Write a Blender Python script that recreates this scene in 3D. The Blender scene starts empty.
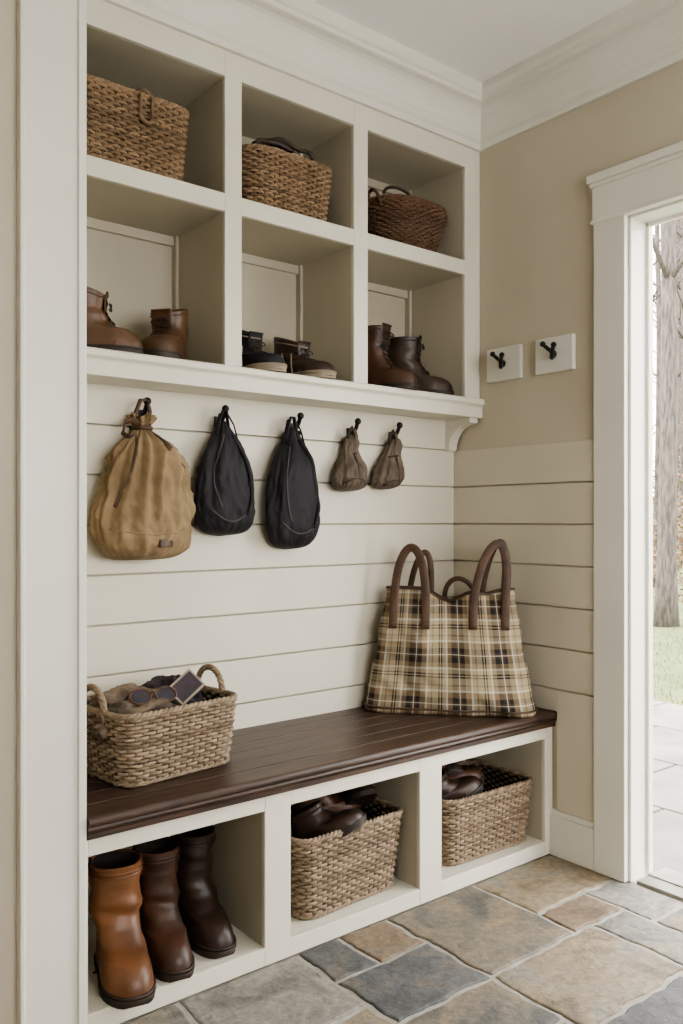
import bpy, math, random
from mathutils import Vector, Matrix, noise
random.seed(7)
pi = math.pi

# ------------------------------------------------------------------ materials
def lin(c):
    return tuple(((v/255)/12.92 if v/255 <= 0.04045 else (((v/255)+0.055)/1.055)**2.4) for v in c) + (1,)

def mat(name, col, rough=0.5, col2=None, scale=6.0, stretch=(1, 1, 1), bump=0.0, bscale=60.0,
        tint=None, metallic=0.0, contrast=(0.35, 0.65), detail=6.0, bstretch=None, spec=0.5):
    m = bpy.data.materials.new(name); m.use_nodes = True
    nt = m.node_tree; N = nt.nodes; L = nt.links
    b = N['Principled BSDF']
    b.inputs['Roughness'].default_value = rough
    b.inputs['Metallic'].default_value = metallic
    b.inputs['Specular IOR Level'].default_value = spec
    b.inputs['Base Color'].default_value = lin(col)
    tc = N.new('ShaderNodeTexCoord')
    out = None
    if col2 is not None:
        mp = N.new('ShaderNodeMapping'); mp.inputs['Scale'].default_value = stretch
        L.new(tc.outputs['Object'], mp.inputs['Vector'])
        nz = N.new('ShaderNodeTexNoise'); nz.inputs['Scale'].default_value = scale
        nz.inputs['Detail'].default_value = detail
        L.new(mp.outputs['Vector'], nz.inputs['Vector'])
        r = N.new('ShaderNodeValToRGB')
        r.color_ramp.elements[0].position = contrast[0]; r.color_ramp.elements[0].color = lin(col)
        r.color_ramp.elements[1].position = contrast[1]; r.color_ramp.elements[1].color = lin(col2)
        L.new(nz.outputs['Fac'], r.inputs['Fac'])
        out = r.outputs['Color']
    if tint is not None:
        at = N.new('ShaderNodeAttribute'); at.attribute_name = 'tint'
        mx = N.new('ShaderNodeMix'); mx.data_type = 'RGBA'
        if out is not None: L.new(out, mx.inputs['A'])
        else: mx.inputs['A'].default_value = lin(col)
        mx.inputs['B'].default_value = lin(tint)
        L.new(at.outputs['Fac'], mx.inputs['Factor'])
        out = mx.outputs['Result']
    if out is not None: L.new(out, b.inputs['Base Color'])
    if bump > 0:
        mp2 = N.new('ShaderNodeMapping'); mp2.inputs['Scale'].default_value = bstretch or stretch
        L.new(tc.outputs['Object'], mp2.inputs['Vector'])
        n2 = N.new('ShaderNodeTexNoise'); n2.inputs['Scale'].default_value = bscale; n2.inputs['Detail'].default_value = 5
        L.new(mp2.outputs['Vector'], n2.inputs['Vector'])
        bp = N.new('ShaderNodeBump'); bp.inputs['Strength'].default_value = bump; bp.inputs['Distance'].default_value = 0.01
        L.new(n2.outputs['Fac'], bp.inputs['Height']); L.new(bp.outputs['Normal'], b.inputs['Normal'])
    return m

M_trim = mat('trim_paint', (220, 217, 207), 0.38, (215, 212, 201), 3, bump=0.02, bscale=40)
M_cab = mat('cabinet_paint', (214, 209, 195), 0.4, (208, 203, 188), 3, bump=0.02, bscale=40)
M_cabin = mat('cabinet_interior_darker', (184, 176, 157), 0.5, (178, 170, 151), 3, bump=0.02, bscale=40)  # cubby and bench insides, a darker tone than the face frames
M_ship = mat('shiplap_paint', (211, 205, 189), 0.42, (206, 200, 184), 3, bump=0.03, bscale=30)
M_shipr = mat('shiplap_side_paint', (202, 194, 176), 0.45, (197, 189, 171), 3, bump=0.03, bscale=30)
M_wall = mat('wall_paint', (190, 181, 162), 0.7, (186, 177, 158), 4, bump=0.04, bscale=120)
M_ceil = mat('ceiling_paint', (243, 242, 239), 0.8, (240, 239, 236), 3, bump=0.02, bscale=80)
M_walnut = mat('walnut_wood', (44, 33, 28), 0.4, (80, 60, 48), 4, (1.2, 28, 28), 0.14, 10, bstretch=(1, 30, 30))
M_wick = mat('wicker', (136, 111, 84), 0.65, (160, 134, 106), 30, bump=0.25, bscale=150, tint=(84, 64, 46))
M_wick2 = mat('wicker_grey', (136, 118, 97), 0.65, (160, 142, 119), 30, bump=0.25, bscale=150, tint=(86, 69, 53))
M_wick3 = mat('wicker_brown', (98, 71, 51), 0.6, (120, 90, 65), 30, bump=0.25, bscale=150, tint=(62, 43, 31))
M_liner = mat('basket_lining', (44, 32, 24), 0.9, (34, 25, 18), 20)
M_lea = mat('leather_brown', (80, 53, 38), 0.42, (54, 36, 27), 9, bump=0.1, bscale=90)
M_lea_dk = mat('leather_dark', (62, 46, 37), 0.42, (42, 31, 26), 9, bump=0.1, bscale=90)
M_lea_tan = mat('leather_tan', (126, 84, 52), 0.42, (84, 55, 35), 7, bump=0.1, bscale=90)
M_lea_boot = mat('leather_ankle', (96, 68, 45), 0.42, (66, 46, 31), 9, bump=0.12, bscale=90)
M_lea_strap = mat('leather_strap', (84, 60, 43), 0.5, (64, 45, 33), 14, bump=0.1, bscale=90)
M_suede = mat('suede_brown', (106, 94, 81), 0.85, (76, 65, 55), 12, bump=0.2, bscale=200)
M_black = mat('bag_black', (28, 27, 31), 0.7, (40, 38, 43), 9, bump=0.2, bscale=60, spec=.35)
M_blackrim = mat('bag_piping', (70, 64, 62), 0.55, (56, 50, 50), 9)
M_iron = mat('black_iron', (22, 20, 20), 0.4, (34, 31, 30), 20, metallic=0.3)
M_canvas = mat('canvas_tan', (150, 129, 98), 0.85, (116, 96, 70), 7, bump=0.5, bscale=30)
M_sole = mat('sole_rubber', (38, 28, 23), 0.6, (52, 40, 31), 12, bump=0.1, bscale=80)
M_sole_lt = mat('sole_cream', (150, 138, 118), 0.6, (126, 114, 97), 12)
M_inner = mat('shoe_lining', (28, 22, 19), 0.9, (38, 30, 25), 10)
M_lace = mat('lace_cord', (34, 26, 20), 0.7, (50, 38, 28), 60)
M_grout = mat('grout', (172, 168, 159), 0.9, (150, 146, 137), 20, bump=0.3, bscale=120)
M_bark = mat('tree_bark', (96, 88, 80), 0.9, (56, 50, 46), 6, (6, 6, 1), 0.8, 8, bstretch=(8, 8, 1.2))
M_grass = mat('grass', (76, 94, 50), 0.9, (108, 112, 70), 2.5, bump=0.6, bscale=30)
M_leaf = mat('autumn_leaves', (120, 80, 62), 0.7, (100, 96, 64), 1.5)
M_pave = mat('patio_stone', (140, 137, 131), 0.8, (112, 109, 103), 3, bump=0.2, bscale=20)
M_thresh = mat('threshold_stone', (150, 145, 136), 0.55, (126, 121, 113), 12, bump=.1)

def stone(name, a, b, c):
    def ds(q, k=.12):
        m = sum(q)/3
        return tuple(v+(m-v)*k for v in q)
    a, b, c = ds(a), ds(b), ds(c)
    m = bpy.data.materials.new(name); m.use_nodes = True
    nt = m.node_tree; N = nt.nodes; L = nt.links
    bs = N['Principled BSDF']
    tc = N.new('ShaderNodeTexCoord')
    n1 = N.new('ShaderNodeTexNoise'); n1.inputs['Scale'].default_value = 5.5; n1.inputs['Detail'].default_value = 8; n1.inputs['Distortion'].default_value = 1.2
    L.new(tc.outputs['Object'], n1.inputs['Vector'])
    r = N.new('ShaderNodeValToRGB'); e = r.color_ramp.elements
    e[0].position = .36; e[0].color = lin(a); e[1].position = .64; e[1].color = lin(c)
    k = e.new(.5); k.color = lin(b)
    L.new(n1.outputs['Fac'], r.inputs['Fac'])
    n3 = N.new('ShaderNodeTexNoise'); n3.inputs['Scale'].default_value = 45; n3.inputs['Detail'].default_value = 8; n3.inputs['Roughness'].default_value = .7
    L.new(tc.outputs['Object'], n3.inputs['Vector'])
    mx = N.new('ShaderNodeMix'); mx.data_type = 'RGBA'; mx.blend_type = 'OVERLAY'; mx.inputs['Factor'].default_value = .9
    L.new(r.outputs['Color'], mx.inputs['A']); L.new(n3.outputs['Fac'], mx.inputs['B'])
    L.new(mx.outputs['Result'], bs.inputs['Base Color'])
    n2 = N.new('ShaderNodeTexNoise'); n2.inputs['Scale'].default_value = 16; n2.inputs['Detail'].default_value = 12; n2.inputs['Roughness'].default_value = .75
    L.new(tc.outputs['Object'], n2.inputs['Vector'])
    bp = N.new('ShaderNodeBump'); bp.inputs['Strength'].default_value = .9; bp.inputs['Distance'].default_value = .012
    L.new(n2.outputs['Fac'], bp.inputs['Height']); L.new(bp.outputs['Normal'], bs.inputs['Normal'])
    rr = N.new('ShaderNodeMapRange'); rr.inputs['To Min'].default_value = .4; rr.inputs['To Max'].default_value = .7
    L.new(n1.outputs['Fac'], rr.inputs['Value']); L.new(rr.outputs['Result'], bs.inputs['Roughness'])
    return m
STONES = [
    stone('slate_blue', (76, 78, 79), (94, 95, 95), (112, 106, 95)),
    stone('slate_grey', (108, 105, 98), (130, 124, 114), (142, 131, 112)),
    stone('slate_tan', (118, 104, 82), (148, 131, 105), (134, 129, 116)),
    stone('slate_rust', (98, 83, 67), (130, 110, 87), (116, 109, 98)),
    stone('slate_mixed', (88, 87, 82), (120, 111, 96), (140, 122, 98)),
    stone('slate_light', (126, 123, 115), (148, 142, 131), (116, 113, 106)),
]

# ------------------------------------------------------------------ mesh builder
class MB:
    def __init__(s): s.v = []; s.f = []; s.m = []; s.t = []; s.uv = {}
    def add(s, verts, faces, m=0, t=0.0):
        o = len(s.v); s.v += [tuple(v) for v in verts]; s.t += [t]*len(verts)
        for f in faces: s.f.append(tuple(i+o for i in f)); s.m.append(m)
        return o
    def box(s, x0, x1, y0, y1, z0, z1, m=0):
        v = [(x0,y0,z0),(x1,y0,z0),(x1,y1,z0),(x0,y1,z0),(x0,y0,z1),(x1,y0,z1),(x1,y1,z1),(x0,y1,z1)]
        f = [(0,3,2,1),(4,5,6,7),(0,1,5,4),(1,2,6,5),(2,3,7,6),(3,0,4,7)]
        s.add(v, f, m)
    def loft(s, rings, m=0, closed=True, cap0=False, cap1=False, t=0.0):
        n = len(rings[0]); v = [p for r in rings for p in r]; f = []
        for i in range(len(rings)-1):
            for j in range(n if closed else n-1):
                k = (j+1) % n
                f.append((i*n+j, i*n+k, (i+1)*n+k, (i+1)*n+j))
        if cap0: f.append(tuple(range(n-1, -1, -1)))
        if cap1: f.append(tuple((len(rings)-1)*n+j for j in range(n)))
        s.add(v, f, m, t)
    def tube(s, pts, r, m=0, n=6, closed=False, t=0.0, cap=True):
        pts = [Vector(p) for p in pts]; K = len(pts)
        rr = r if isinstance(r, (list, tuple)) else [r]*K
        rings = []; A = None
        for i in range(K):
            if closed: T = pts[(i+1) % K]-pts[i-1]
            else: T = pts[min(i+1, K-1)]-pts[max(i-1, 0)]
            T = T.normalized() if T.length > 1e-9 else Vector((0, 0, 1))
            if A is None:
                A = T.cross(Vector((0, 0, 1)))
                if A.length < .1: A = T.cross(Vector((1, 0, 0)))
            A = (A - T*A.dot(T)); A.normalize(); B = T.cross(A)
            rings.append([pts[i] + A*rr[i]*math.cos(2*pi*j/n) + B*rr[i]*math.sin(2*pi*j/n) for j in range(n)])
        if closed: rings.append(rings[0])
        s.loft(rings, m, True, cap and not closed, cap and not closed, t)
    def ribbon(s, pts, w, th, wd, m=0):
        pts = [Vector(p) for p in pts]; K = len(pts); rings = []
        ww = w if isinstance(w, (list, tuple)) else [w]*K
        for i in range(K):
            T = (pts[min(i+1, K-1)]-pts[max(i-1, 0)]).normalized()
            A = Vector(wd); A = (A-T*A.dot(T)).normalized(); B = T.cross(A)
            ring = []
            for j in range(12):
                a = 2*pi*j/12; c = math.cos(a); q = math.sin(a)
                ring.append(pts[i] + A*(ww[i]/2)*math.copysign(abs(c)**.45, c) + B*(th/2)*math.copysign(abs(q)**.6, q))
            rings.append(ring)
        s.loft(rings, m, True, True, True)
    def extr(s, prof, axis, a0, a1, m=0):
        def P(p, a): return {'x': (a, p[0], p[1]), 'y': (p[0], a, p[1]), 'z': (p[0], p[1], a)}[axis]
        s.loft([[P(p, a0) for p in prof], [P(p, a1) for p in prof]], m, True, True, True)
    def ellipsoid(s, c, r, m=0, nu=20, nv=12, fn=None, t=0.0):
        rings = []
        for i in range(nv+1):
            ph = -pi/2 + pi*i/nv; ring = []
            for j in range(nu):
                a = 2*pi*j/nu
                d = Vector((math.cos(ph)*math.cos(a), math.cos(ph)*math.sin(a), math.sin(ph)))
                k = fn(d) if fn else 1
                ring.append(Vector(c)+Vector((d.x*r[0]*k, d.y*r[1]*k, d.z*r[2]*k)))
            rings.append(ring)
        s.loft(rings, m, True, False, False, t)
    def build(s, name, mats, loc=(0, 0, 0), rot=(0, 0, 0), smooth=False, bevel=0, subsurf=0, parent=None, angle=None):
        me = bpy.data.meshes.new(name); me.from_pydata(s.v, [], s.f)
        for mm in mats: me.materials.append(mm)
        for p, k in zip(me.polygons, s.m): p.material_index = k; p.use_smooth = smooth
        at = me.attributes.new('tint', 'FLOAT', 'POINT'); at.data.foreach_set('value', s.t)
        import bmesh
        bm = bmesh.new(); bm.from_mesh(me)
        bmesh.ops.recalc_face_normals(bm, faces=bm.faces); bm.to_mesh(me); bm.free()
        if smooth and angle:
            me.set_sharp_from_angle(angle=math.radians(angle))
        ob = bpy.data.objects.new(name, me); bpy.context.scene.collection.objects.link(ob)
        ob.location = loc; ob.rotation_euler = rot
        if parent: ob.parent = parent
        if bevel:
            b = ob.modifiers.new('bevel', 'BEVEL'); b.width = bevel; b.segments = 2; b.limit_method = 'ANGLE'
        if subsurf:
            b = ob.modifiers.new('sub', 'SUBSURF'); b.levels = subsurf; b.render_levels = subsurf
        return ob

# ------------------------------------------------------------------ key dims
CH = 2.79            # ceiling
XR = 2.444           # right wall face
XL = 0.7375          # nook left side
YS = 2.33            # shiplap face
YF = 2.201           # upper cabinet face
YB = 1.858           # bench face
DY1, DY0, DZ = 1.56, 0.62, 2.176   # door opening
WT = 0.13

# ------------------------------------------------------------------ room shell
b = MB(); b.box(-1.7, XR+WT, YS+.015, YS+.25, -.02, 1.57); b.box(-1.7, XR+WT, 2.545, 2.68, 1.57, CH)
b.build('wall_back', [M_wall])
b = MB()
b.box(XR, XR+WT, DY1, 2.68, -.02, CH); b.box(XR, XR+WT, DY0, DY1, DZ, CH); b.box(XR, XR+WT, -1.6, DY0, -.02, CH)
b.build('wall_right', [M_wall])
b = MB(); b.box(-1.7, XL-.001, 1.875, 2.34, -.02, CH); b.build('wall_left', [M_wall])
b = MB(); b.box(-1.8, -1.7, -1.6, 2.68, -.02, CH); b.build('wall_side', [M_wall])
b = MB()   # unseen wall added behind the camera to cut frontal light, window narrowed
WX0, WX1, WZ0, WZ1 = 0.0, 2.1, .8, 2.25
b.box(-1.8, XR+WT, -1.72, -1.6, -.02, WZ0); b.box(-1.8, XR+WT, -1.72, -1.6, WZ1, CH)
b.box(-1.8, WX0, -1.72, -1.6, WZ0, WZ1); b.box(WX1, XR+WT, -1.72, -1.6, WZ0, WZ1)
b.build('light_block_wall', [M_wall])
b = MB()
for x in (WX0, 1.025, WX1-.05): b.box(x, x+.05, -1.70, -1.62, WZ0, WZ1)
b.box(WX0, WX1, -1.70, -1.62, WZ0, WZ0+.05); b.box(WX0, WX1, -1.70, -1.62, WZ1-.05, WZ1); b.box(WX0-.06, WX1+.06, -1.6, -1.56, WZ0-.05, WZ0)
b.build('added_window_1', [M_trim])  # added frame, its opening sized to make the light more directional
b = MB(); b.box(-1.8, XR+WT, -1.72, 2.68, CH, CH+.1); b.build('ceiling', [M_ceil])

# shiplap boards
lines = [1.6, 1.455, 1.31, 1.165, 1.02, .875, .73, .585]
def boards(lo, hi, ls):
    zs = [lo]+sorted([l for l in ls if lo+.01 < l < hi-.01])+[hi]
    return [(zs[i]+.0028, zs[i+1]-.0028) for i in range(len(zs)-1)]
b = MB()
for z0, z1 in boards(.42, 1.575, lines): b.box(XL, XR-.001, YS, YS+.014, z0, z1)
b.build('shiplap_back', [M_ship], bevel=.0012)
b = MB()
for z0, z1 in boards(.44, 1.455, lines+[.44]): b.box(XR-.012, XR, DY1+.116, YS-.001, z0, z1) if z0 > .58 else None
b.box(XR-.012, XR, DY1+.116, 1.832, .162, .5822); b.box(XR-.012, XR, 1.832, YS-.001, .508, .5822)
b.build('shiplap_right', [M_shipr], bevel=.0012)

# crown moulding
cp = [(0, 2.60), (.012, 2.60), (.012, 2.622), (.022, 2.632), (.026, 2.648)]
for i in range(7):
    a = i/6*pi/2
    cp.append((.03+.055*(1-math.cos(a)), 2.655+.075*math.sin(a)))
cp += [(.092, 2.733), (.092, 2.747), (.1, 2.752), (.108, 2.765), (.108, CH), (0, CH)]
b = MB()
b.loft([[(XL, YF-o, z) for o, z in cp], [(XR-o, YF-o, z) for o, z in cp], [(XR-o, -1.6, z) for o, z in cp]], 0, True, True, True)
b.build('trim_crown', [M_trim])

# nook post / casing on the left
b = MB()
b.box(.596, .727, 1.853, 1.876, 0, CH); b.box(.718, XL, 1.846, 1.876, 0, CH); b.box(.590, .602, 1.848, 1.876, 0, CH)
b.build('trim_post', [M_trim], bevel=.003)

# right baseboard
b = MB()
b.box(XR-.020, XR, DY1+.116, YB+.0, 0, .14); b.box(XR-.015, XR, DY1+.116, YB+.0, .14, .16)
b.build('baseboard_right', [M_trim], bevel=.003)
# door casing + jamb
b = MB()
b.box(XR-.022, XR, DY1-.002, DY1+.116, 0, DZ)                # side casing
b.box(XR-.022, XR, DY0-.116, DY0+.002, 0, DZ)
b.box(XR-.024, XR, DY0-.12, DY1+.12, DZ-.002, DZ+.13)       # head
b.box(XR-.030, XR, DY0-.124, DY1+.124, DZ-.004, DZ+.008)       # bead
b.box(XR-.040, XR, DY0-.132, DY1+.132, DZ+.13, DZ+.158)      # cap
b.box(XR-.032, XR, DY0-.126, DY1+.126, DZ+.116, DZ+.131)
b.build('trim_door', [M_trim], bevel=.003)
b = MB()
b.box(XR, XR+WT, DY1-.012, DY1, 0, DZ); b.box(XR, XR+WT, DY0, DY0+.012, 0, DZ)
b.box(XR, XR+WT, DY0, DY1, DZ-.012, DZ)
b.box(XR+.085, XR+.10, DY1-.024, DY1-.011, 0, DZ-.012); b.box(XR+.085, XR+.10, DY0, DY1, DZ-.024, DZ-.011)
b.build('door_1', [M_trim], bevel=.002)
b = MB(); b.box(XR+.01, XR+WT+.05, DY0+.013, DY1-.025, -.01, .008); b.box(XR+.075, XR+.11, DY0+.013, DY1-.025, .007, .013)
b.build('door_threshold', [M_thresh], bevel=.002)

# ------------------------------------------------------------------ slate floor
tiles = []
manual = [  # x0,x1,y0,y1,stone
    (1.33, 1.655, 1.455, 1.685, 0), (1.655, 2.03, 1.46, 1.865, 4), (2.03, 2.444, 1.60, 1.865, 2),
    (1.475, 1.655, 1.685, 1.865, 3), (1.33, 1.475, 1.685, 1.865, 0), (.97, 1.33, 1.555, 1.865, 5),
    (1.10, 1.33, 1.30, 1.555, 2), (.70, .97, 1.65, 1.865, 1), (.70, 1.10, 1.30, 1.555, 1), (.70, .97, 1.555, 1.65, 3),
    (1.33, 1.655, 1.23, 1.455, 4), (1.655, 2.10, 1.16, 1.46, 2), (2.03, 2.26, 1.46, 1.60, 3), (2.26, 2.444, 1.36, 1.60, 5),
    (2.10, 2.26, 1.16, 1.46, 1), (2.26, 2.444, 1.16, 1.36, 4), (1.33, 1.655, 1.0, 1.23, 1), (.70, 1.33, 1.0, 1.30, 0),
    (1.655, 2.05, .85, 1.16, 0), (2.05, 2.444, .85, 1.16, 1), (1.3, 1.655, .85, 1.0, 3), (.7, 1.3, .85, 1.0, 2)]
tiles += manual
def guil(x0, x1, y0, y1):
    w, h = x1-x0, y1-y0
    if (w < .5 and h < .5 and random.random() < .75) or (w < .32 and h < .32) or min(w, h) < .15 and max(w, h) < .4:
        tiles.append((x0, x1, y0, y1, random.randrange(6))); return
    if w > h: c = x0+w*random.uniform(.35, .65); guil(x0, c, y0, y1); guil(c, x1, y0, y1)
    else: c = y0+h*random.uniform(.35, .65); guil(x0, x1, y0, c); guil(x0, x1, c, y1)
guil(-1.7, .70, .85, 1.865); guil(-1.7, .2, -1.6, .85); guil(.2, 1.4, -1.6, .85); guil(1.4, 2.444, -1.6, .85)
b = MB(); b.box(-1.75, XR+.02, -1.6, 2.4, -.06, -.005, 0)
g = .0075
for (x0, x1, y0, y1, sm) in tiles:
    x0 += g; x1 -= g; y0 += g; y1 -= g
    out = []
    def side(p, q):
        n = max(3, int((Vector(q)-Vector(p)).length/.015))
        for i in range(n):
            t = i/n; out.append((p[0]+(q[0]-p[0])*t, p[1]+(q[1]-p[1])*t))
    side((x0, y0), (x1, y0)); side((x1, y0), (x1, y1)); side((x1, y1), (x0, y1)); side((x0, y1), (x0, y0))
    cx, cy = (x0+x1)/2, (y0+y1)/2
    o2 = []
    for (x, y) in out:
        nx = noise.noise(Vector((x*14, y*14, 1)))*.010+noise.noise(Vector((x*50, y*50, 1)))*.004; ny = noise.noise(Vector((x*14, y*14, 9)))*.010+noise.noise(Vector((x*50, y*50, 9)))*.004
        o2.append((x+nx, y+ny))
    dz = random.uniform(-.0012, .0012)
    def ins(d): return [(x-math.copysign(min(abs(x-cx), d), x-cx), y-math.copysign(min(abs(y-cy), d), y-cy)) for x, y in o2]
    def R(pl, z): return [(x, y, z) for x, y in pl]
    b.loft([R(o2, -.02), R(o2, -.004+dz), R(ins(.002), -.0015+dz), R(ins(.006), dz)], sm+1, True, False, True)
b.build('floor', [M_grout]+STONES)

# ------------------------------------------------------------------ upper cubbies
ST = [(XL, .80), (1.3085, 1.3685), (1.813, 1.8756), (2.36, XR-.001)]
ZB, ZM0, ZM1, ZT = 1.645, 2.113, 2.168, 2.522
FT = .016   # face-frame thickness
b = MB()
for (x0, x1) in ST: b.box(x0, x1, YF, YF+FT, ZB-.01, 2.60)
for i in range(3):
    x0, x1 = ST[i][1], ST[i+1][0]
    b.box(x0-.001, x1+.001, YF+.0005, YF+FT, ZM0, ZM1)
    b.box(x0-.001, x1+.001, YF+.0005, YF+FT, ZT, 2.601)
b.box(XL, XR-.001, YF+.0002, 2.30, 1.60, ZB-.001)
b.box(XL, XR-.001, YF+.0002, 2.30, 2.60, CH-.001)
cab = b.build('cubby_cabinet', [M_cab], bevel=.0025)
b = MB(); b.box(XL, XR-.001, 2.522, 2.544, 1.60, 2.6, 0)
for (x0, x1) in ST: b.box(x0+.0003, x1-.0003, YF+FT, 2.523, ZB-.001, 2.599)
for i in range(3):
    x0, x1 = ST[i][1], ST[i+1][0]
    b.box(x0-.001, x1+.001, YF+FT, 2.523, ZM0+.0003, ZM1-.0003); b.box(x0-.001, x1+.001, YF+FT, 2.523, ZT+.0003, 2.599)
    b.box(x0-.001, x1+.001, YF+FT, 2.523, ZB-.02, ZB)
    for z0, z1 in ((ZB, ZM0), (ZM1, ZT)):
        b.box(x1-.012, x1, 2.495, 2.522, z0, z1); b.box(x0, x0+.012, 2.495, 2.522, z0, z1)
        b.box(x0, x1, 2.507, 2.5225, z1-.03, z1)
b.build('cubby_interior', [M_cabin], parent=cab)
b = MB()
led = [(2.35, ZB), (2.182, ZB), (2.176, ZB-.004), (2.176, ZB-.020), (2.180, ZB-.024), (2.185, ZB-.028), (2.187, ZB-.034), (2.187, 1.572), (2.35, 1.572)]
b.extr(led, 'x', XL, XR-.002)
cor = [(YS+.002, 1.573), (2.20, 1.573), (2.20, 1.555)]
for i in range(9):
    a = i/8*pi/2
    cor.append((2.21+.1*math.sin(a), 1.55-.09*(1-math.cos(a))))
cor += [(2.315, 1.45), (YS+.002, 1.45)]
b.extr(cor, 'x', 2.385, 2.43)
b.build('ledge', [M_cab], parent=cab, bevel=.0015)

# ------------------------------------------------------------------ bench
ZS = .05
BS = [(XL, .745), (1.226, 1.31), (1.792, 1.887), (2.40, XR-.001)]
b = MB()
for i, (x0, x1) in enumerate(BS): b.box(x0, x1, YB, YB+FT, 0.001, .462)
for i in range(3):
    x0, x1 = BS[i][1], BS[i+1][0]
    b.box(x0-.001, x1+.001, YB+.0005, YB+FT, 0.001, ZS); b.box(x0-.001, x1+.001, YB+.0005, YB+FT, .41, .4615)
bench = b.build('storage_bench', [M_cab], bevel=.0025)
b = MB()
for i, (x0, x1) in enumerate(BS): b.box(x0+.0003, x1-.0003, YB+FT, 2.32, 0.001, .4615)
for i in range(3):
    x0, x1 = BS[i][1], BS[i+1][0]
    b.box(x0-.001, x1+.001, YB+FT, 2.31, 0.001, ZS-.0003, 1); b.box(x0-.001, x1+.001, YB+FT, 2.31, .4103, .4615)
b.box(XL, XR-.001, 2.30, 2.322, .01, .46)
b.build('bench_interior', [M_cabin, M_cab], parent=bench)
b = MB()
nose = [(1.93, .505)]
for i in range(9):
    a = pi/2+i/8*pi
    nose.append((1.846+.012*math.cos(a), .493+.012*math.sin(a)))
nose += [(1.93, .481)]
b.extr(nose, 'x', XL+.001, XR-.002)
ys = [1.9315, 2.0125, 2.094, 2.175, 2.256, 2.329]
for i in range(5): b.box(XL+.001, XR-.013, ys[i]+.0015, ys[i+1]-.0015, .483, .505)
b.box(XL+.001, XR-.013, 1.86, 2.32, .462, .4845)
cv = [(1.87, .4825), (1.842, .4825), (1.839, .476), (1.847, .466), (1.847, .4525), (1.857, .4525), (1.87, .4525)]
b.extr(cv, 'x', XL+.001, XR-.002)
b.build('seat', [M_walnut], parent=bench, bevel=.001)

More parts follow.
